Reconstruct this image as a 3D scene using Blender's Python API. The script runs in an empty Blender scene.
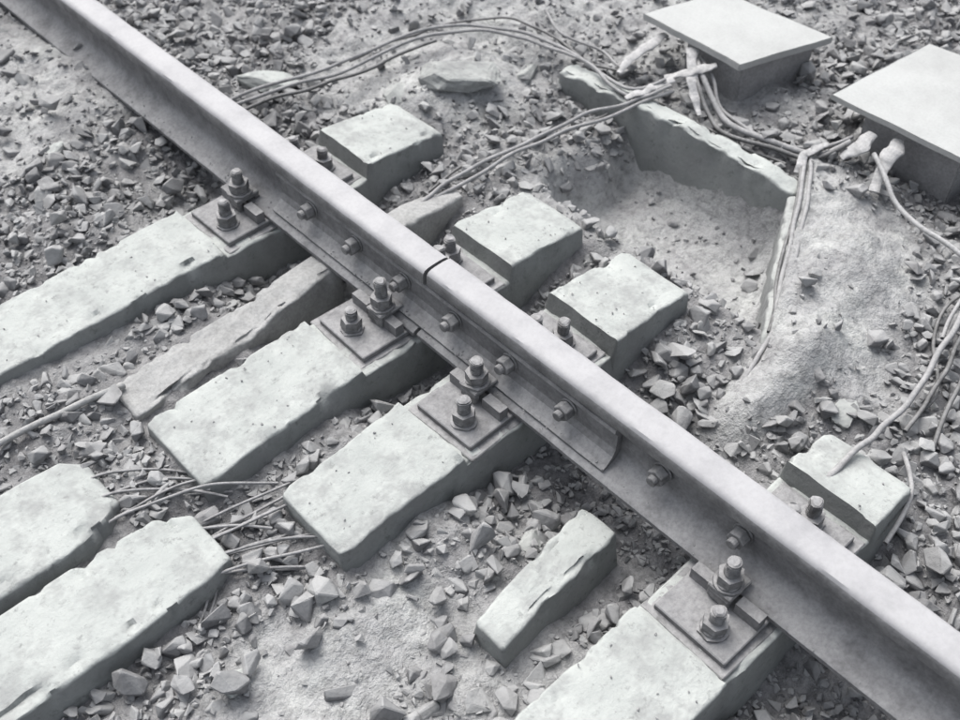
import bpy, bmesh, math, random
import numpy as np
from mathutils import Vector, Matrix, noise
random.seed(7); rng=np.random.default_rng(11)
scn=bpy.context.scene

# ---------------------------------------------------------------- materials
def mat(name):
    m=bpy.data.materials.new(name); m.use_nodes=True
    nt=m.node_tree; b=nt.nodes["Principled BSDF"]; b.inputs["Specular IOR Level"].default_value=.12
    return m,nt,b
def noise_n(nt,scale,detail=4,rough=.6,co=None):
    n=nt.nodes.new("ShaderNodeTexNoise"); n.inputs["Scale"].default_value=scale
    n.inputs["Detail"].default_value=min(detail,4); n.inputs["Roughness"].default_value=rough
    if co is None:
        g=nt.nodes.new("ShaderNodeNewGeometry"); co=g.outputs["Position"]
    nt.links.new(co,n.inputs["Vector"]); return n.outputs["Fac"]
def ramp(nt,fac,stops):
    r=nt.nodes.new("ShaderNodeValToRGB"); e=r.color_ramp.elements
    while len(e)<len(stops): e.new(.5)
    for i,(p,c) in enumerate(stops): e[i].position=p; e[i].color=(*c,1)
    nt.links.new(fac,r.inputs[0]); return r.outputs[0]
def mix(nt,fac,a,b,blend='MIX'):
    m=nt.nodes.new("ShaderNodeMix"); m.data_type='RGBA'; m.blend_type=blend
    for s,v in ((0,fac),(6,a),(7,b)):
        if hasattr(v,"is_output"): nt.links.new(v,m.inputs[s])
        else: m.inputs[s].default_value= v if s==0 else (*v,1)
    return m.outputs[2]
def bump(nt,b,h,dist=.003,strength=1,prev=None):
    n=nt.nodes.new("ShaderNodeBump"); n.inputs["Distance"].default_value=dist; n.inputs["Strength"].default_value=strength
    nt.links.new(h,n.inputs["Height"])
    if prev: nt.links.new(prev,n.inputs["Normal"])
    nt.links.new(n.outputs[0],b.inputs["Normal"]); return n.outputs[0]
def upmask(nt,lo,hi):
    g=nt.nodes.new("ShaderNodeNewGeometry"); s=nt.nodes.new("ShaderNodeSeparateXYZ")
    nt.links.new(g.outputs["Normal"],s.inputs[0])
    m=nt.nodes.new("ShaderNodeMapRange"); m.inputs[1].default_value=lo; m.inputs[2].default_value=hi
    nt.links.new(s.outputs[2],m.inputs[0]); return m.outputs[0]
def mul(nt,a,b_):
    m=nt.nodes.new("ShaderNodeMath"); m.operation='MULTIPLY'
    for i,v in enumerate((a,b_)):
        if hasattr(v,"is_output"): nt.links.new(v,m.inputs[i])
        else: m.inputs[i].default_value=v
    return m.outputs[0]
def dusty(name,dark,mid,dust,lo=.2,hi=.9,scale=25,rough=.9,metal=0,bd=.002,dustamt=.9,speck=.8,spec=.12):
    m,nt,b=mat(name)
    b.inputs["Specular IOR Level"].default_value=spec
    base=ramp(nt,noise_n(nt,scale),[(.3,dark),(.7,mid)])
    r=ramp(nt,noise_n(nt,scale*.5,4,.75),[(.3,(.3,)*3),(.6,(1,)*3)])
    c=mix(nt,mul(nt,mul(nt,upmask(nt,lo,hi),r),dustamt),base,dust)
    sp=ramp(nt,noise_n(nt,130,3,.7),[(.35,(speck,)*3),(.6,(1,)*3)])
    c=mix(nt,1.0,c,sp,'MULTIPLY')
    nt.links.new(c,b.inputs["Base Color"])
    b.inputs["Roughness"].default_value=rough; b.inputs["Metallic"].default_value=metal
    bump(nt,b,noise_n(nt,70,4,.7),bd); return m

def concrete_mat(name,lo,hi,stain,side=(.55,.55,.56)):
    m,nt,b=mat(name)
    c=ramp(nt,noise_n(nt,7,4,.65),[(.3,lo),(.65,hi)])
    s=ramp(nt,noise_n(nt,8,4,.85),[(.47,(0,0,0)),(.64,(.85,)*3)])   # smeared mud
    c=mix(nt,s,c,stain)
    s=ramp(nt,noise_n(nt,45,4,.8),[(.57,(0,0,0)),(.70,(.8,)*3)])
    c=mix(nt,s,c,tuple(v*.78 for v in stain))
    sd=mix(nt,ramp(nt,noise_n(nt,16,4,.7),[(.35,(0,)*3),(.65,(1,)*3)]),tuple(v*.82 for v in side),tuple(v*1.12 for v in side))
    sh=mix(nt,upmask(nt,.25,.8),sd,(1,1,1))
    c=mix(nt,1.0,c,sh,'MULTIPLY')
    nt.links.new(c,b.inputs["Base Color"]); b.inputs["Roughness"].default_value=.95
    bump(nt,b,noise_n(nt,50,4,.7),.003); return m
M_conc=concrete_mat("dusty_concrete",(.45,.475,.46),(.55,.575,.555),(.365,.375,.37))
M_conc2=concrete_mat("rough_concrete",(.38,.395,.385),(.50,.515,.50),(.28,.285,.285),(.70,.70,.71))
M_railtop=dusty("rail_head_steel",(.36,.36,.375),(.46,.46,.475),(.52,.52,.53),.3,.95,12,.55,.0,.0008,.9,.93,.3)
M_rail=dusty("rail_side_steel",(.15,.15,.155),(.26,.26,.265),(.43,.43,.435),.1,.75,24,.75,0,.002,.9,.8,.25)
M_bolt=dusty("bolt_steel",(.13,.13,.13),(.27,.27,.275),(.45,.45,.455),.2,.95,60,.65,.0,.001,.9,.8,.3)
M_wood=dusty("weathered_timber",(.32,.32,.315),(.42,.42,.415),(.49,.495,.49),.1,.8,18,.95,0,.003)
M_cable=dusty("cable_sheath",(.24,.24,.245),(.36,.36,.365),(.49,.49,.49),0,.9,40,.8,0,.001)
M_cabled=dusty("dark_cable_sheath",(.08,.08,.08),(.16,.16,.16),(.36,.36,.36),.2,.95,40,.8,0,.001)
M_plate=dusty("dusty_lid",(.40,.405,.40),(.48,.485,.48),(.57,.585,.575),.3,.9,5,.9,0,.001,.9,.92)
M_box=dusty("box_side",(.25,.25,.255),(.36,.36,.365),(.44,.44,.44),.2,.9,14,.9,0,.002)
M_lug=dusty("wrapped_cable_end",(.34,.34,.34),(.52,.52,.52),(.60,.60,.60),0,.9,50,.85,0,.002)

# ground: dark gritty bed under the ballast, pale dried mud where silt has settled ("mud" attribute)
M_ground,nt,b=mat("dusty_ground")
c=ramp(nt,noise_n(nt,5,4,.75),[(.32,(.19,.19,.195)),(.5,(.27,.27,.275)),(.66,(.38,.38,.38))])
cm=ramp(nt,noise_n(nt,6,4,.75),[(.32,(.37,.37,.375)),(.5,(.46,.465,.465)),(.66,(.54,.55,.54))])
am=nt.nodes.new("ShaderNodeAttribute"); am.attribute_name="mud"
c=mix(nt,am.outputs["Fac"],c,cm)
c2=ramp(nt,noise_n(nt,38,4,.8),[(.34,(.62,.62,.62)),(.55,(1,1,1))])
c=mix(nt,1.0,c,c2,'MULTIPLY'); nt.links.new(c,b.inputs["Base Color"]); b.inputs["Roughness"].default_value=1
bump(nt,b,noise_n(nt,30,4,.78),.013)

# stones
M_stone,nt,b=mat("crushed_stone")
at=nt.nodes.new("ShaderNodeAttribute"); at.attribute_name="tone"
base=ramp(nt,at.outputs["Fac"],[(0,(.15,.15,.155)),(.5,(.28,.28,.285)),(1,(.48,.485,.48))])
n=ramp(nt,noise_n(nt,90,3,.7),[(.3,(.7,)*3),(.65,(1,)*3)])
base=mix(nt,1.0,base,n,'MULTIPLY')
r2=ramp(nt,noise_n(nt,9,3,.7),[(.35,(.25,)*3),(.6,(.9,)*3)])
c=mix(nt,mul(nt,upmask(nt,.2,.95),r2),base,(.46,.465,.465)); nt.links.new(c,b.inputs["Base Color"]); b.inputs["Roughness"].default_value=.9
bump(nt,b,noise_n(nt,110,3,.7),.002)

# ---------------------------------------------------------------- helpers
def link(o): scn.collection.objects.link(o); return o
def mesh_obj(name,bm,m,smooth=False,parent=None):
    me=bpy.data.meshes.new(name); bm.normal_update(); bm.to_mesh(me); bm.free()
    for mm in (m if isinstance(m,list) else [m]): me.materials.append(mm)
    if smooth:
        for p_ in me.polygons: p_.use_smooth=True
    o=link(bpy.data.objects.new(name,me))
    if parent: o.parent=parent
    return o
def empty(name,loc=(0,0,0)):
    o=link(bpy.data.objects.new(name,None)); o.location=loc; o.empty_display_size=.05; return o
def nz(x,y,z,s,seed=0):
    return noise.noise(Vector((x*s+seed*7.3,y*s-seed*3.1,z*s+seed)))
def smooth(e0,e1,x):
    t=min(1,max(0,(x-e0)/(e1-e0))); return t*t*(3-2*t)

# ---------------------------------------------------------------- terrain height
def wline(x): return -.50+.547*(x-.5)      # line of the trough's near return wall
def pitmask(x,y):
    m=(1-smooth(.905,.915,x))*smooth(.52,.62,x+.03*nz(x,y,0,8,31))
    m*=smooth(-.005,.03,y-wline(x))*(1-smooth(.18,.28,y+.04*nz(x,y,0,8,32)))
    return m
def gh(x,y):
    z=-.065
    rail=1-smooth(.12,.34,abs(x))
    z-=.05*rail*(1-smooth(.75,1.05,y))
    z+=.035*rail*smooth(.8,1.1,y)
    z+=.035*(1-smooth(-.78,-.45,x))*smooth(-.12,.1,y)
    z+=.018*(1-smooth(-.35,-.2,x))*smooth(.15,.3,y)
    z-=.02*(1-smooth(-.6,-.3,y))*(1-smooth(.2,.5,x))
    pm=pitmask(x,y)
    z-=.15*pm
    if x<.915:
        z+=.05*pm*math.exp(-((.915-x)/.05)**1.2)*(.4+.8*max(0,nz(x,y,0,6,33)+.3))
        z+=.05*pm*math.exp(-(max(0,y-wline(x)-.02)/.04)**1.2)
    dw=wline(x)-y
    z+=.062*smooth(-.01,.01,dw)*(1-smooth(.10,.34,dw))*smooth(.40,.58,x)*(1-smooth(1.05,1.3,x))
    z+=.035*math.exp(-(((x-.90)/.16)**2+((y+.56)/.13)**2)**1.4)
    z+=.06*math.exp(-(((x-.43)/.16)**2+((y+.575)/.06)**2)**1.3)
    z+=.035*smooth(.92,.97,x)*smooth(-.25,-.1,y)
    z+=.06*math.exp(-(((x-.62)/.22)**2+((y-.70)/.14)**2))
    z+=.05*math.exp(-(((x-1.0)/.3)**2+((y-1.2)/.3)**2))
    z+=.05*math.exp(-(((x+.2)/.3)**2+((y-1.5)/.4)**2))
    sm=1-.5*pm
    fade=math.exp(-max(0,math.hypot(x-.4,y-.3)-3)/8)*sm
    z+=fade*(.03*nz(x,y,0,2.2,1)*(1-.6*smooth(.4,.6,x)*smooth(.9,.2,abs(y+.3)))+.022*nz(x,y,0,7,2)+.012*nz(x,y,0,22,3)+.007*nz(x,y,0,55,4))
    return z
def dust(x,y):
    d=0
    if .5<x<1.15 and y<.32:
        d=max(d,pitmask(x,y))
        dw=wline(x)-y
        d=max(d,smooth(-.02,.0,dw)*(1-smooth(.24,.36,dw))*smooth(.42,.55,x)*(1-smooth(1.02,1.15,x)))
    e=.12*nz(x,y,0,7,40)
    d=max(d,(1-smooth(.8,1.3,math.hypot((x-.43)/.17,(y+.57)/.07)+e)))
    d=max(d,.8*(1-smooth(.6,1.3,math.hypot((x+.68)/.17,(y+.40)/.13)+e)))
    d=max(d,.6*(1-smooth(.6,1.3,math.hypot((x+.50)/.08,(y+.42)/.08)+e)))
    d=max(d,.85*(1-smooth(.7,1.3,math.hypot((x-.75)/.40,(y-.85)/.33)+e)))
    d=max(d,.85*(1-smooth(.7,1.3,math.hypot((x+.35)/.35,(y-1.5)/.4)+e)))
    d=max(d,.75*(1-smooth(.8,1.4,math.hypot((x-1.5)/.5,(y-.8)/.5)+e)))
    return d
def siltf(x,y): return smooth(.05,.42,nz(x,y,0,3.0,9)+.4*nz(x,y,0,9,10))
def axis(lo,hi,step):
    a=list(np.arange(lo,hi,step)); d=step
    s=a[-1]; r=[]
    while s<160: d*=1.25; s+=d; r.append(s)
    d=step; s=lo; l=[]
    while s>-160: d*=1.25; s-=d; l.append(s)
    return l[::-1]+a+r
xs=axis(-1.4,2.5,.011); ys=axis(-1.5,2.6,.011)
V=[(x,y,gh(x,y)) for y in ys for x in xs]; nx=len(xs)
idx=np.arange(len(V)).reshape(len(ys),nx)
Fq=np.stack([idx[:-1,:-1],idx[:-1,1:],idx[1:,1:],idx[1:,:-1]],-1).reshape(-1,4)
def np_mesh(name,V,Fc,m,smooth_=False):
    V=np.asarray(V,dtype=np.float32); k=Fc.shape[1]
    me=bpy.data.meshes.new(name); me.vertices.add(len(V)); me.vertices.foreach_set("co",V.ravel())
    me.loops.add(Fc.size); me.loops.foreach_set("vertex_index",Fc.ravel().astype(np.int32))
    me.polygons.add(len(Fc)); me.polygons.foreach_set("loop_start",(np.arange(len(Fc))*k).astype(np.int32))
    me.polygons.foreach_set("use_smooth",np.full(len(Fc),smooth_))
    me.update(calc_edges=True); me.materials.append(m)
    return link(bpy.data.objects.new(name,me))
gr=np_mesh("ground",V,Fq,M_ground,True)
at=gr.data.attributes.new("mud",'FLOAT','POINT')
at.data.foreach_set("value",np.array([min(1,dust(x,y)*1.15+.55*siltf(x,y)) for x,y,_ in V],dtype=np.float32))

# ---------------------------------------------------------------- concrete sleepers / beams (lofted, worn)
def loft(name,yc,st,zb,m,amp=.0025,chip=.006,seed=0,flare=.03,rad=.012,parent=None,yslope=0,step=.010):
    """st: list of (x, ztop, halfwidth_lo_y, halfwidth_hi_y)"""
    bm=bmesh.new()
    X=[st[0][0]]
    for a,b_ in zip(st[:-1],st[1:]):
        n_=max(1,int(round((b_[0]-a[0])/step)))
        for i in range(1,n_+1): X.append(a[0]+(b_[0]-a[0])*i/n_)
    sx=[s[0] for s in st]
    rings=[]
    def ring(x,zt,wl,wh,shr=0):
        pts=[]
        c=yc+yslope*(x-sx[0])
        wl-=shr; wh-=shr; zt-=shr
        side=9
        for i in range(side):
            t=i/(side-1); z=zb+(zt-rad-zb)*t; pts.append((c-wl-flare*(1-t)*min(1,(zt-zb)/.2),z))
        for i in range(1,4):
            a=i*math.pi/8; pts.append((c-wl+rad-rad*math.cos(a),zt-rad+rad*math.sin(a)))
        nt_=14
        for i in range(nt_+1):
            t=i/nt_; pts.append((c-wl+rad+(wl+wh-2*rad)*t,zt))
        for i in range(3,0,-1):
            a=i*math.pi/8; pts.append((c+wh-rad+rad*math.cos(a),zt-rad+rad*math.sin(a)))
        for i in range(side):
            t=1-i/(side-1); z=zb+(zt-rad-zb)*t; pts.append((c+wh+flare*(1-t)*min(1,(zt-zb)/.2),z))
        out=[]; L=len(pts)
        for j,(y,z) in enumerate(pts):
            e=1.0 if (side-1<=j<=side+4 or side-1<=L-1-j<=side+4) else .2
            n1=nz(x,y,z,12,seed)*amp*1.4+nz(x,y,z,45,seed+1)*amp*.7
            ch=max(0,nz(x,y,z,18,seed+2)-.12)*chip*2.0*e+max(0,nz(x,y,z,50,seed+3)-.25)*chip*1.5*e
            cy=1 if y<c else -1
            out.append((x+nz(x,y,z,25,seed+5)*amp*.6,y+cy*(ch+n1),z-ch+n1))
        return [bm.verts.new(p) for p in out]
    vals=[[s[i] for s in st] for i in (1,2,3)]
    for i,x in enumerate(X):
        zt,wl,wh=(float(np.interp(x,sx,vv)) for vv in vals)
        if i==0:
            rings.append(ring(x-rad*.9,zt,wl,wh,rad*.9)); rings.append(ring(x-rad*.6,zt,wl,wh,rad*.35))
        rings.append(ring(x,zt,wl,wh))
        if i==len(X)-1:
            rings.append(ring(x+rad*.6,zt,wl,wh,rad*.35)); rings.append(ring(x+rad*.9,zt,wl,wh,rad*.9))
    for a,b_ in zip(rings[:-1],rings[1:]):
        for j in range(len(a)-1): bm.faces.new((a[j],b_[j],b_[j+1],a[j+1]))
    bm.faces.new(rings[0]); bm.faces.new(rings[-1][::-1])
    bmesh.ops.recalc_face_normals(bm,faces=bm.faces)
    o=mesh_obj(name,bm,m,True,parent)
    md=o.modifiers.new("es","EDGE_SPLIT"); md.split_angle=math.radians(36)
    return o

foot=[]; tops=[]
def sleeper(yc,x0,x1,wend=.115,seed=0,m=M_conc):
    st=[(x0,-.012,wend-.006,wend-.006),(x0+.02,-.009,wend,wend),(x0+.12,0,wend-.005,wend-.005),(-.214,.012,.1,.1),(-.206,-.010,.1,.1),(.206,-.010,.1,.1),
        (.214,.034,.1,.1),(x1-.02,.008,.095,.095),(x1,-.004,.09,.09),(x1+.02,-.2,.08,.08)]
    o=loft("concrete_sleeper",yc,st,-.30,m,seed=seed,rad=.0065,chip=.009,amp=.0022)
    tops.append((yc,st))
    foot.append((x0-.01,x1+.02,yc-wend-.005,yc+wend+.005)); return o
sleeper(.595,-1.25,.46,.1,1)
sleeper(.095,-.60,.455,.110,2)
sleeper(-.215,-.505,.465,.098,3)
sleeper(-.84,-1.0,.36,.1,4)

loft("broken_concrete_sleeper",.125,[(-1.6,0,.11,.11),(-.86,-.002,.10,.105),(-.78,-.004,.08,.10),(-.745,-.02,.05,.08)],-.25,M_conc,amp=.0025,chip=.010,seed=11,rad=.008)
loft("broken_concrete_sleeper",-.105,[(-1.7,.0,.095,.10),(-.88,-.0,.095,.10),(-.72,-.006,.085,.095),(-.66,-.022,.065,.07)],-.25,M_conc,amp=.0025,chip=.010,seed=12,rad=.008)
foot+=[(-1.6,-.75,.01,.24),(-1.7,-.65,-.2,0)]
loft("timber_beam",.295,[(-.60,-.03,.055,.055),(-.45,-.02,.052,.052),(-.27,-.02,.045,.045),(-.23,-.005,.045,.04),(-.05,.0,.04,.04)],-.16,M_wood,amp=.004,chip=.012,seed=21,flare=.01,rad=.006,yslope=.05)
loft("timber_beam",.325,[(.10,.0,.04,.035),(.2,.0,.04,.035),(.34,-.02,.03,.03)],-.16,M_wood,amp=.004,chip=.012,seed=22,flare=.01,rad=.008)
foot+=[(-.6,-.05,.24,.37),(.1,.36,.28,.37)]
loft("concrete_stub",-.595,[(-.415,-.03,.036,.036),(-.30,-.03,.038,.04),(-.20,-.035,.045,.042),(-.10,-.045,.045,.04)],-.2,M_conc,amp=.0025,chip=.011,seed=31,rad=.007,yslope=.12)
foot+=[(-.42,-.1,-.64,-.52)]

# ---------------------------------------------------------------- rail
half=[(.07,.005),(.07,.014),(.066,.018),(.03,.029),(.016,.037),(.009,.052),(.0085,.10),(.012,.118),(.02,.126),(.033,.131),(.0355,.135),(.036,.152),(.0345,.161),(.030,.167),(.022,.1695),(.010,.1705)]
prof=half+[(-x,z) for x,z in half[::-1]]
def rail(name,y0,y1,dz=0,dx=0,parent=None):
    bm=bmesh.new(); rings=[]; n_=int(abs(y1-y0)/.02)
    for i in range(n_+1):
        y=y0+(y1-y0)*i/n_
        r=[]
        for (x,z) in prof:
            e=.0012*nz(x,y,z,9,3)+.0009*nz(x,y,z,50,4)
            if abs(x)>.03 and z>.13: e+=-.0025*max(0,nz(x,y,z,14,8)-.1)
            r.append(bm.verts.new((x+dx+(e if x>0 else -e),y,z+dz+e*.3)))
        rings.append(r)
    L=len(prof)
    for a,b_ in zip(rings[:-1],rings[1:]):
        for j in range(L):
            k=(j+1)%L
            f_=bm.faces.new((a[j],a[k],b_[k],b_[j]))
            if 12<=j<=18: f_.material_index=1
    bm.faces.new(rings[0][::-1]); bm.faces.new(rings[-1])
    bmesh.ops.recalc_face_normals(bm,faces=bm.faces)
    o=mesh_obj(name,bm,[M_rail,M_railtop],True,parent)
    md=o.modifiers.new("es","EDGE_SPLIT"); md.split_angle=math.radians(40)
    return o
rail("steel_rail",-9,-.005,.002,.002)
rail("steel_rail",.004,11.5)

def prim(bm,kind,M,**k):
    if kind=="cyl": g=bmesh.ops.create_cone(bm,cap_ends=True,segments=k.get("n",16),radius1=k["r"],radius2=k.get("r2",k["r"]),depth=k["h"],matrix=M)
    else: g=bmesh.ops.create_cube(bm,size=1,matrix=M@Matrix.Diagonal((*k["s"],1)))
    return g["verts"]
T=Matrix.Translation
def bevel_all(bm,w,seg=1):
    es=[e for e in bm.edges if len(e.link_faces)==2 and e.calc_face_angle(0)>.6]
    bmesh.ops.bevel(bm,geom=es,offset=w,segments=seg,affect='EDGES')

fp=empty("rail_joint_bar")
pr_=[(.0105,.122),(.022,.1275),(.031,.1275),(.033,.120),(.0235,.108),(.0235,.066),(.030,.05),(.046,.036),(.056,.031),(.055,.024),(.034,.031),(.018,.041),(.0105,.056)]
for sgn in (-1,1):
    bm=bmesh.new(); rings=[]
    for i in range(71):
        y=-.52+1.04*i/70
        rings.append([bm.verts.new((sgn*(x+.0008*nz(x,y,z,30,6)),y,z+.0006*nz(x,y,z,25,7))) for x,z in pr_])
    for a,b_ in zip(rings[:-1],rings[1:]):
        for j in range(len(pr_)):
            k=(j+1)%len(pr_); bm.faces.new((a[j],a[k],b_[k],b_[j]))
    bm.faces.new(rings[0]); bm.faces.new(rings[-1][::-1]); bmesh.ops.recalc_face_normals(bm,faces=bm.faces)
    mesh_obj("bar",bm,M_rail,False,fp)
def side_bolt(par,y,z=.086,out=.0235,sgn=-1):
    bm=bmesh.new(); R=Matrix.Rotation(math.pi/2,4,'Y')
    x=lambda d: sgn*(out+d)
    prim(bm,"cyl",T((x(.002),y,z))@R,n=20,r=.021,h=.004)
    nm=T((x(.015),y,z))@R@Matrix.Rotation(random.random(),4,'Z')
    prim(bm,"cyl",nm,n=6,r=.019,h=.021)
    prim(bm,"cyl",T((x(.031),y,z))@R,n=14,r=.0105,h=.012)
    bevel_all(bm,.0015)
    mesh_obj("bolt",bm,M_bolt,False,par)
for y in (-.40,-.24,-.08,.08,.24,.40):
    side_bolt(fp,y); side_bolt(fp,y,sgn=1)
wb=empty("rail_web_bolt"); side_bolt(wb,-.62,.085,.009); 
wb=empty("rail_web_bolt"); side_bolt(wb,-.80,.085,.009)

def stud(bm,x,y,z0,h,r=.011,nutr=.021,nuts=1):
    prim(bm,"cyl",T((x,y,z0+.0025)),n=20,r=.027,h=.005)
    prim(bm,"cyl",T((x,y,z0+.008)),n=18,r=.022,h=.005)
    z=z0+.011
    for i in range(nuts):
        prim(bm,"cyl",T((x,y,z+.011))@Matrix.Rotation(random.random(),4,'Z'),n=6,r=nutr,h=.021); z+=.023
    prim(bm,"cyl",T((x,y,(z0+h+z0)/2)),n=14,r=r,h=h)
    zz=z+.002
    while zz<z0+h-.003:
        prim(bm,"cyl",T((x,y,zz)),n=14,r=r*1.10,h=.0018); zz+=.0036
    prim(bm,"cyl",T((x,y,z0+h+.001)),n=14,r=r,r2=r*.7,h=.003)
def roughen(bm,a):
    for v in bm.verts:
        c_=v.co; v.co=c_+Vector((nz(*c_,70,1),nz(*c_,70,2),nz(*c_,70,3)))*a
def fastening(yc,jit=0,tilt=0):
    e=empty("rail_fastening",(0,0,0))
    bm=bmesh.new()
    prim(bm,"cube",T((0,yc,-.0125))@Matrix.Rotation(tilt,4,'Z'),s=(.40,.185,.006))
    bevel_all(bm,.002); mesh_obj("rubber_pad",bm,M_bolt,False,e)
    bm=bmesh.new()
    prim(bm,"cube",T((0,yc,-.003))@Matrix.Rotation(tilt*.5,4,'Z'),s=(.37,.155,.0145)); bevel_all(bm,.002)
    for s in (-1,1):
        for q in (-1,1): prim(bm,"cube",T((s*.087,yc+q*.048,.017)),s=(.022,.05,.028))
    mesh_obj("tie_plate",bm,M_rail,False,e)
    for s in (-1,1):
        bm=bmesh.new(); y=yc+jit
        prim(bm,"cube",T((s*.076,y,.036)),s=(.062,.050,.012))
        prim(bm,"cube",T((s*.101,y,.020)),s=(.011,.046,.022))
        prim(bm,"cube",T((s*.052,y,.024)),s=(.012,.046,.014))
        bevel_all(bm,.0025); roughen(bm,.003)
        mesh_obj("clamp",bm,M_bolt,False,e)
        dh=random.uniform(-.008,.006)
        bm=bmesh.new(); stud(bm,s*.082,y,.042,.068+dh,.0125,.0235); roughen(bm,.0035); mesh_obj("clamp_bolt",bm,M_bolt,False,e)
        bm=bmesh.new(); stud(bm,s*.148,yc-jit*1.6+.008*s,.004,.062-dh,.0125,.0235); roughen(bm,.0035); mesh_obj("anchor_bolt",bm,M_bolt,False,e)
fastening(.60,.01,.03); fastening(.10,-.012,-.05); fastening(-.215,.01,.04); fastening(-.84,.008,-.03)

# ---------------------------------------------------------------- cables
def cable(name,pts,r,m,par=None,offs=(0,0,0),wob=.004):
    cu=bpy.data.curves.new(name,'CURVE'); cu.dimensions='3D'; cu.bevel_depth=r; cu.bevel_resolution=3; cu.resolution_u=8
    P=[Vector(p) for p in pts]; Q=[]
    for i in range(len(P)-1):
        p0=P[max(0,i-1)];p1=P[i];p2=P[i+1];p3=P[min(len(P)-1,i+2)]
        for k in range(6):
            t=k/6; q=.5*((2*p1)+(p2-p0)*t+(2*p0-5*p1+4*p2-p3)*t*t+(3*p1-p0-3*p2+p3)*t**3); Q.append(q)
    Q.append(P[-1])
    s=cu.splines.new('NURBS'); s.points.add(len(Q)-1)
    sd=random.random()*50
    for i,q in enumerate(Q):
        w=Vector((nz(q.x,q.y,0,9,sd),nz(q.x,q.y,0,9,sd+3),nz(q.x,q.y,0,8,sd+6)*.6))*wob*2
        q=q+Vector(offs)+w
        s.points[i].co=(*q,1)
    s.use_endpoint_u=True; s.order_u=4
    cu.materials.append(m); o=link(bpy.data.objects.new(name,cu))
    if par: o.parent=par
    return o
def onground(xy,dz=.018): return [(x,y,gh(x,y)+dz) for x,y in xy]
c=empty("signal_cable")
A=[(.03,1.02,-.03),(.18,1.0,.0),(.43,.93,.01),(.75,.88,.02),(.92,.69,.02),(.95,.49,.02),(.93,.30,.02),(1.0,.22,.05)]
cable("strand_1",A,.0050,M_cable,c,wob=.006); cable("strand_2",A,.0050,M_cable,c,(-.012,-.022,-.004),.01); cable("strand_3",A[:4],.005,M_cabled,c,(-.02,-.045,-.012),.01)
c=empty("signal_cable")
A=[(.14,.345,-.03),(.26,.345,-.01),(.41,.34,.0),(.70,.32,.0),(.89,.265,.012),(1.0,.21,.04)]
cable("strand_1",A,.005,M_cable,c,wob=.006); cable("strand_2",A,.005,M_cable,c,(.0,-.020,-.004),.009)
c=empty("signal_cable")
A=[(1.13,.23,.05),(1.09,.17,.04),(1.05,.08,-.0),(1.03,-.01,.0),(1.05,-.12,.0),(1.09,-.21,.0),(1.14,-.26,.04)]
cable("strand_1",A,.008,M_cable,c); cable("strand_2",A,.006,M_cabled,c,(-.025,0,-.005),.01); cable("strand_3",A,.005,M_cable,c,(.02,.01,-.005),.012)
c=empty("signal_cable")
A=[(1.06,-.19,0),(.94,-.265,.004),(.81,-.335,-.004),(.70,-.395,-.010),(.60,-.45,-.018),(.52,-.495,-.025),(.42,-.52,-.035),(.30,-.54,-.07)]
cable("strand_1",A,.0055,M_cable,c,wob=.003); cable("strand_2",A,.0055,M_cable,c,(.004,-.017,0),.003); cable("strand_3",A[:6],.004,M_cabled,c,(.0,.012,-.004),.004)
c=empty("signal_cable")
A=[(1.15,-.72,-.02),(.95,-.73,-.01),(.85,-.745,.0),(.73,-.775,.0),(.61,-.80,-.01),(.507,-.81,-.01),(.40,-.82,.01),(.33,-.815,.022),(.23,-.81,.022)]
cable("strand_1",A,.0065,M_cable,c,wob=.006); cable("strand_2",A[:6],.005,M_cabled,c,(-.02,-.03,-.015),.008); cable("strand_3",A[:4],.0045,M_cable,c,(.02,.02,-.01),.01)
c=empty("signal_cable")
A=[(1.12,-.33,.05),(1.08,-.40,.03),(1.05,-.47,0),(1.03,-.56,.0),(1.02,-.66,-.01),(1.0,-.85,-.03)]
cable("strand_1",A,.006,M_lug,c,wob=.006)
c=empty("signal_cable")
cable("strand_1",[(.95,-.80,-.02),(.8,-.82,-.01),(.6,-.87,-.02),(.5,-.90,-.05)],.005,M_cabled,c)
cable("strand_2",[(.46,-.86,-.05),(.36,-.93,-.02),(.24,-.96,-.03)],.005,M_cable,c)
cable("strand_3",onground([(1.15,-.66),(1.0,-.70),(.88,-.70),(.78,-.74),(.70,-.80),(.55,-.84)]),.004,M_cabled,c,wob=.01)
c=empty("signal_cable")   # loose thin wires lying across the spoil near the boxes
cable("strand_1",onground([(.55,1.0),(.78,.95),(.97,.80),(1.0,.6),(.99,.46),(1.05,.36)]),.0035,M_cabled,c,wob=.012)
cable("strand_2",onground([(1.0,.30),(.99,.18),(.985,.05),(1.0,-.06),(1.02,-.16)]),.004,M_cabled,c,wob=.01)
cable("strand_3",onground([(.22,.38),(.40,.39),(.58,.36),(.76,.36),(.90,.32)]),.0035,M_cabled,c,wob=.012)
cable("strand_4",onground([(1.05,.40),(1.08,.50),(1.02,.62),(1.08,.75)]),.004,M_cable,c,wob=.012)

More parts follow.
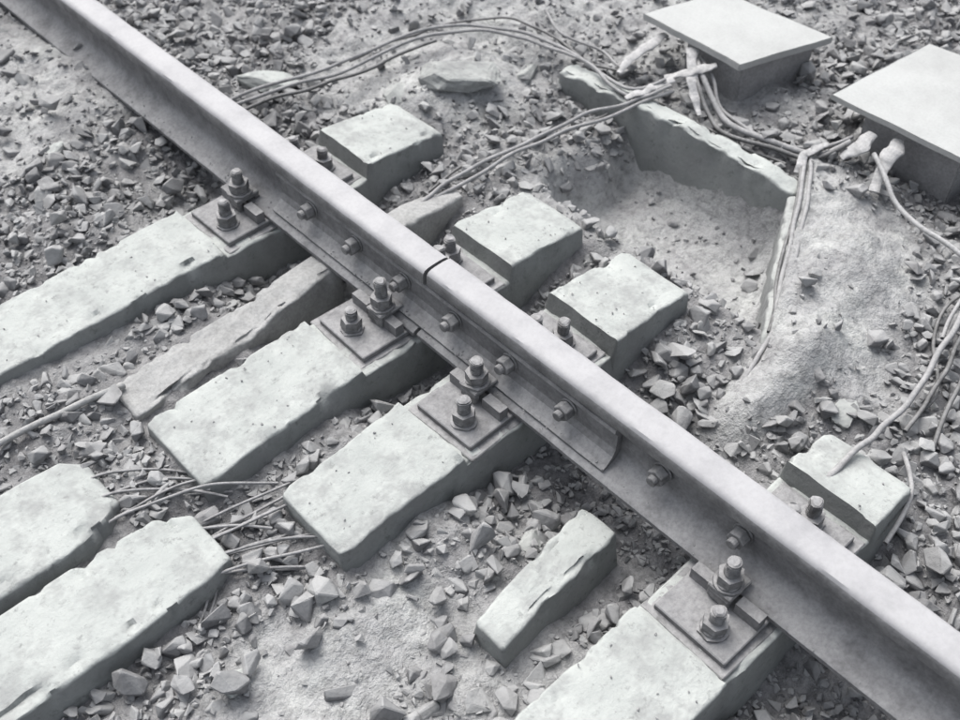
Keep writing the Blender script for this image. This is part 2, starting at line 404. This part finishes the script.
def lug(pts,ws,seed):
    bm=bmesh.new(); rings=[]
    P=[Vector(p) for p in pts]
    Q=[];W=[]
    for i in range(len(P)-1):
        for k in range(9): Q.append(P[i].lerp(P[i+1],k/9)); W.append(ws[i]*(1-k/9)+ws[i+1]*k/9)
    Q.append(P[-1]); W.append(ws[-1])
    for i,q in enumerate(Q):
        d=(Q[min(i+1,len(Q)-1)]-Q[max(0,i-1)]).normalized(); s=d.cross(Vector((0,0,1))).normalized(); u=s.cross(d)
        r=[]
        for k in range(14):
            a=k*math.tau/14; rr=W[i]*(1+.5*nz(q.x+math.cos(a)*.02,q.y+math.sin(a)*.02,0,28,seed))
            v=s*math.cos(a)*rr+u*math.sin(a)*rr*.35
            r.append(bm.verts.new(q+v+u*.006*nz(q.x,q.y,0,50,seed+3)))
        rings.append(r)
    for a,b_ in zip(rings[:-1],rings[1:]):
        for j in range(14): bm.faces.new((a[j],a[(j+1)%14],b_[(j+1)%14],b_[j]))
    bm.faces.new(rings[0]); bm.faces.new(rings[-1]); bmesh.ops.recalc_face_normals(bm,faces=bm.faces)
    mesh_obj("wrapped_cable_end",bm,M_lug,False)
lug([(.90,.27,.015),(.97,.24,.03),(1.03,.22,.04)],[.010,.018,.010],1)
lug([(1.0,.10,.0),(1.05,.17,.035),(1.1,.22,.06),(1.14,.25,.07)],[.006,.018,.012,.02],2)
lug([(1.03,.25,.03),(1.08,.20,.05),(1.13,.16,.065)],[.008,.018,.012],7)
lug([(.97,.36,.02),(1.03,.37,.035),(1.1,.36,.05),(1.16,.36,.06)],[.006,.014,.018,.012],3)
lug([(1.09,-.27,.02),(1.13,-.29,.045),(1.18,-.29,.06)],[.010,.026,.014],4)
lug([(1.06,-.39,.0),(1.11,-.37,.03),(1.16,-.36,.055),(1.20,-.35,.06)],[.012,.014,.024,.012],5)
lug([(1.0,-.21,-.01),(1.05,-.19,.01),(1.10,-.22,.03)],[.008,.012,.008],6)

# prestressing wires sticking out of the broken sleepers
w=empty("broken_steel_wires")
for i in range(12):
    y=.05+.014*i; z=-.02-.012*(i%4)
    dx=random.uniform(.12,.25); dy=random.uniform(-.16,-.05)
    cable("wire",[(-.79,y,z),(-.73,y-.01,z),(-.72+dx*.5,y+dy*.45,z+random.uniform(-.01,.01)),(-.72+dx,y+dy,-.045+random.uniform(-.01,.01))],.0028,M_bolt if i%3 else M_cable,w,wob=.003)
w=empty("broken_steel_wires")
for i in range(15):
    y=-.17+.010*i; z=-.03-.012*(i%4)
    dx=random.uniform(.10,.30); dy=random.uniform(-.10,-.03)
    cable("wire",[(-.74,y,z),(-.68,y-.01,z),(-.66+dx*.5,y+dy*.5-.02,z+random.uniform(-.005,.01)),(-.66+dx,y+dy-.02,-.05+random.uniform(-.01,.01))],.0028,M_bolt if i%3 else M_cable,w,wob=.003)
for i in range(3):
    cable("wire",[(-.70,-.16-.008*i,-.05),(-.78,-.21-.014*i,-.06),(-.84-.03*i,-.225-.012*i,-.085)],.0028,M_bolt,w,wob=.008)
cable("thin_rod",[(-1.3,.33,-.0),(-.85,.345,-.005),(-.70,.335,-.01),(-.58,.325,-.02)],.007,M_wood)

# ---------------------------------------------------------------- cable boxes with lids
def quad_slab(name,cs,z,th,m,par,bev=.003):
    bm=bmesh.new()
    vb=[bm.verts.new((x,y,z-th)) for x,y in cs]; vt=[bm.verts.new((x,y,z)) for x,y in cs]
    bm.faces.new(vt); bm.faces.new(vb[::-1])
    for i in range(4):
        j=(i+1)%4; bm.faces.new((vb[i],vb[j],vt[j],vt[i]))
    bmesh.ops.recalc_face_normals(bm,faces=bm.faces)
    bmesh.ops.subdivide_edges(bm,edges=bm.edges,cuts=14,use_grid_fill=True)
    es=[e for e in bm.edges if len(e.link_faces)==2 and e.calc_face_angle(0)>.6]
    bmesh.ops.bevel(bm,geom=es,offset=bev,segments=2,affect='EDGES')
    for v in bm.verts:
        c_=v.co.copy(); a_=.0028
        v.co=c_+Vector((nz(*c_,20,1)*a_,nz(*c_,20,2)*a_,nz(*c_,9,3)*a_*.9))
    return mesh_obj(name,bm,m,False,par)
e=empty("cable_junction_box")
quad_slab("lid",[(1.13,.09),(1.42,.0),(1.40,.36),(1.14,.43)],.10,.018,M_plate,e)
quad_slab("body",[(1.16,.10),(1.40,.04),(1.39,.27),(1.17,.29)],.0795,.26,M_box,e)
e=empty("cable_junction_box")
quad_slab("lid",[(1.19,-.56),(1.62,-.60),(1.58,-.19),(1.19,-.15)],.10,.014,M_plate,e)
quad_slab("body",[(1.24,-.50),(1.55,-.52),(1.52,-.25),(1.24,-.23)],.083,.24,M_box,e)
foot+=[(1.16,1.38,.05,.3),(1.24,1.55,-.52,-.23)]

# concrete cable trough: far edge wall, and near wall that turns back toward the rail
tr=empty("concrete_cable_trough")
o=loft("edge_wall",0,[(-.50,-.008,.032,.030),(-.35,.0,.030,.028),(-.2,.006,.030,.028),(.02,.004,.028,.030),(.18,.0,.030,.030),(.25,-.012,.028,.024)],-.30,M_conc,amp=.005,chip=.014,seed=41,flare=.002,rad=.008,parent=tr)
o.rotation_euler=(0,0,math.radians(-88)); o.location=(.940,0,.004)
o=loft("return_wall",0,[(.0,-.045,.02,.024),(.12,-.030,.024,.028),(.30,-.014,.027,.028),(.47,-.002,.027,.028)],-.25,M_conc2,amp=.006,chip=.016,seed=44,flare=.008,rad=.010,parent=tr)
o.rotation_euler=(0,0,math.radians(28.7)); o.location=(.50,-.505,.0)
foot+=[(.905,.975,-.25,.5)]

# ---------------------------------------------------------------- rocks & ballast
def hull(npts,flat,sd,blocky=.6):
    r=np.random.default_rng(sd); bm=bmesh.new()
    el=r.uniform(.55,.9)
    for i in range(npts):
        v=r.normal(size=3); v/=np.linalg.norm(v); q=v/np.max(np.abs(v))
        v=v*(1-blocky)+q*blocky*.8; v*=r.uniform(.84,1.04); v*=np.array([1,el,flat]); bm.verts.new(v)
    bmesh.ops.convex_hull(bm,input=bm.verts)
    for v in [v for v in bm.verts if not v.link_faces]: bm.verts.remove(v)
    bmesh.ops.dissolve_limit(bm,angle_limit=.3,verts=bm.verts,edges=bm.edges)
    bmesh.ops.bevel(bm,geom=list(bm.edges),offset=.05,segments=1,affect='EDGES')
    bmesh.ops.triangulate(bm,faces=bm.faces)
    bm.verts.index_update()
    vs=np.array([v.co[:] for v in bm.verts]); fs=np.array([[v.index for v in f_.verts] for f_ in bm.faces]); bm.free()
    return vs,fs
def hull_s(npts,flat,sd):
    r=np.random.default_rng(sd); bm=bmesh.new()
    for i in range(npts):
        v=r.normal(size=3); v/=np.linalg.norm(v); v*=np.array([1,.8,flat]); bm.verts.new(v)
    bmesh.ops.convex_hull(bm,input=bm.verts)
    for v in [v for v in bm.verts if not v.link_faces]: bm.verts.remove(v)
    bm.verts.index_update()
    vs=np.array([v.co[:] for v in bm.verts]); fs=np.array([[v.index for v in f_.verts] for f_ in bm.faces]); bm.free()
    return vs,fs
var=[hull(random.choice((9,10,12,14,17)),random.uniform(.4,.8),i) for i in range(40)]
vars_=[hull_s(random.choice((8,9,11)),random.uniform(.5,.8),i) for i in range(20)]
def rotm(r,a=.4):
    yaw=r.uniform(0,math.tau); ax=r.normal(size=3)*a
    return np.array((Matrix.Rotation(ax[0],3,'X')@Matrix.Rotation(ax[1],3,'Y')@Matrix.Rotation(yaw,3,'Z')))
ca,sa=math.cos(math.radians(46.8)),math.sin(math.radians(46.8))
def finish(name,VV,FF,TT):
    o=np_mesh(name,np.concatenate(VV),np.concatenate(FF),M_stone)
    at=o.data.attributes.new("tone",'FLOAT','POINT'); at.data.foreach_set("value",np.concatenate(TT).astype(np.float32))
    return o
def scatter(name,n,smin,smax,thin,pw,zoff,vv,near=False):
    VV=[];FF=[];TT=[];off=0;cnt=0;tries=0
    while cnt<n and tries<n*6:
        tries+=1
        u=rng.uniform(-1.25,2.1); vmax=1.35+.33*u; v_=rng.uniform(-1.9,2.0)
        if abs(v_-.06)>vmax: continue
        x=u*ca+v_*sa; y=u*sa-v_*ca
        s=smin+(smax-smin)*rng.uniform(0,1)**pw
        if near:
            k=max(smooth(-.15,-.4,y)*smooth(.35,.1,x),.35*smooth(-.2,-.4,x),.3)
            if rng.uniform()>k: continue
        if any(f0-s*.5<x<f1+s*.5 and f2-s*.6<y<f3+s*.6 for f0,f1,f2,f3 in foot): continue
        if abs(y-wline(x))<.035 and .48<x<.95: continue
        silt=siltf(x,y)
        if near: silt*=.5
        pk=1-thin*dust(x,y)-.3*silt
        if rng.uniform()>pk: continue
        if abs(x)<.075 and s>.012: s*=.6
        v,f_=vv[rng.integers(len(vv))]
        P=(v@rotm(rng).T)*s*rng.uniform(.8,1.15)
        z=gh(x,y)+s*zoff*rng.uniform(-.8,1.6)-silt*s*.35
        VV.append(P+np.array([x,y,z])); FF.append(f_+off); off+=len(v)
        TT.append(np.full(len(v),rng.beta(1.7,2.0))); cnt+=1
    return finish(name,VV,FF,TT)
scatter("ballast_stones",10500,.010,.031,.96,1.4,.38,var)
scatter("coarse_ballast_stones",1900,.022,.042,.97,1.3,.55,var,True)
scatter("ballast_gravel",24000,.004,.0115,.85,1.3,.4,vars_)
VV=[];FF=[];TT=[];off=0
for yc,st in tops:
    sx=[s[0] for s in st]
    for i in range(60):
        x=rng.uniform(st[0][0]+.02,st[-2][0]-.02)
        if -.215<x<.215: continue
        zt=float(np.interp(x,sx,[s[1] for s in st])); w_=float(np.interp(x,sx,[s[2] for s in st]))
        y=yc+w_*.9*(1 if rng.uniform()<.5 else -1)*rng.uniform(0,1)**.5
        s=rng.uniform(.0012,.004)
        v,f_=vars_[rng.integers(20)]
        VV.append((v@rotm(rng).T)*s+np.array([x,y,zt+s*.3])); FF.append(f_+off); off+=len(v); TT.append(np.full(len(v),rng.uniform(.3,.8)))
for i in range(420):
    y=rng.uniform(-1.2,1.3); side=-1 if rng.uniform()<.6 else 1
    xx=rng.uniform(.035,.068); s=rng.uniform(.0012,.0042); z=.0275-(xx-.03)*.27
    if abs(y)<.54: z+=.012
    v,f_=vars_[rng.integers(20)]
    VV.append((v@rotm(rng).T)*s+np.array([side*xx,y,z+s*.2])); FF.append(f_+off); off+=len(v); TT.append(np.full(len(v),rng.uniform(.2,.8)))
finish("stone_grit",VV,FF,TT)

def rock(name,loc,s,sd,rot=0,m=M_conc2,flat=.6):
    vs,fs=hull(22,flat,sd)
    bm=bmesh.new(); V_=[bm.verts.new(v) for v in vs]
    for f_ in fs: bm.faces.new([V_[i] for i in f_])
    bmesh.ops.subdivide_edges(bm,edges=bm.edges,cuts=2,use_grid_fill=True)
    for v in bm.verts: v.co*=1+.06*noise.noise(v.co*4+Vector((sd,0,0)))+.04*noise.noise(v.co*11)
    bmesh.ops.scale(bm,vec=s,verts=bm.verts)
    o=mesh_obj(name,bm,m,False); o.location=loc; o.rotation_euler=(random.uniform(-.1,.1),random.uniform(-.1,.1),rot); return o
def rk(x,y,s,sd,rot=0,m=M_conc2,flat=.6,dz=0): rock("rock",(x,y,gh(x,y)+dz),s,sd,rot,m,flat)
rk(.30,1.06,(.11,.07,.05),50,-.6,M_conc,dz=.015)
rk(.66,.66,(.15,.10,.07),51,-.6,dz=.01)
rk(.50,.74,(.06,.05,.05),52,1)
rk(.86,.60,(.07,.05,.05),61,.4)
rk(-.30,1.12,(.05,.04,.04),53,.5,M_conc)
rk(-.78,-.36,(.035,.03,.03),54,.5,M_conc,dz=.01)
rk(-.20,-.48,(.04,.03,.03),56,.2)
rk(.47,-.72,(.05,.04,.03),57,.2)
rk(1.02,-.72,(.05,.04,.03),58,.2)
rk(-.55,-.72,(.03,.035,.025),59,.2,M_conc)
rk(.05,1.75,(.08,.06,.05),60,.9,M_conc)

# ---------------------------------------------------------------- light, world, camera
az=math.radians(75)
el=math.radians(56)
d=Vector((math.cos(el)*math.cos(az),math.cos(el)*math.sin(az),math.sin(el)))
W=bpy.data.worlds.new("World"); scn.world=W; W.use_nodes=True
nt=W.node_tree; bg=nt.nodes["Background"]; sk=nt.nodes.new("ShaderNodeTexSky"); sk.sky_type='NISHITA'; sk.sun_disc=False
sk.sun_elevation=el; sk.sun_rotation=math.pi/2-az; sk.dust_density=5; sk.air_density=1.0
hs=nt.nodes.new("ShaderNodeHueSaturation"); hs.inputs["Saturation"].default_value=.36; hs.inputs["Value"].default_value=1.2
nt.links.new(sk.outputs[0],hs.inputs["Color"]); nt.links.new(hs.outputs[0],bg.inputs[0]); bg.inputs[1].default_value=.15
L=bpy.data.lights.new("sun",'SUN'); L.energy=1.9; L.angle=math.radians(45); L.color=(1,.985,.97)
lo=link(bpy.data.objects.new("sun",L)); lo.rotation_euler=d.to_track_quat('Z','Y').to_euler(); lo.location=(0,0,5)

cam=bpy.data.cameras.new("camera"); co=link(bpy.data.objects.new("camera",cam))
cam.sensor_width=36; cam.lens=1091/960*36; cam.clip_end=500
cam.dof.use_dof=True; cam.dof.focus_distance=2.05; cam.dof.aperture_fstop=4
a=math.radians(46.8); p_=math.radians(47.5)
Fw=Vector((math.cos(a)*math.cos(p_),math.sin(a)*math.cos(p_),-math.sin(p_)))
co.location=(-1.058,-1.254,1.67); co.rotation_euler=Fw.to_track_quat('-Z','Y').to_euler()
scn.camera=co
scn.view_settings.view_transform='Standard'; scn.view_settings.look='None'; scn.view_settings.exposure=0
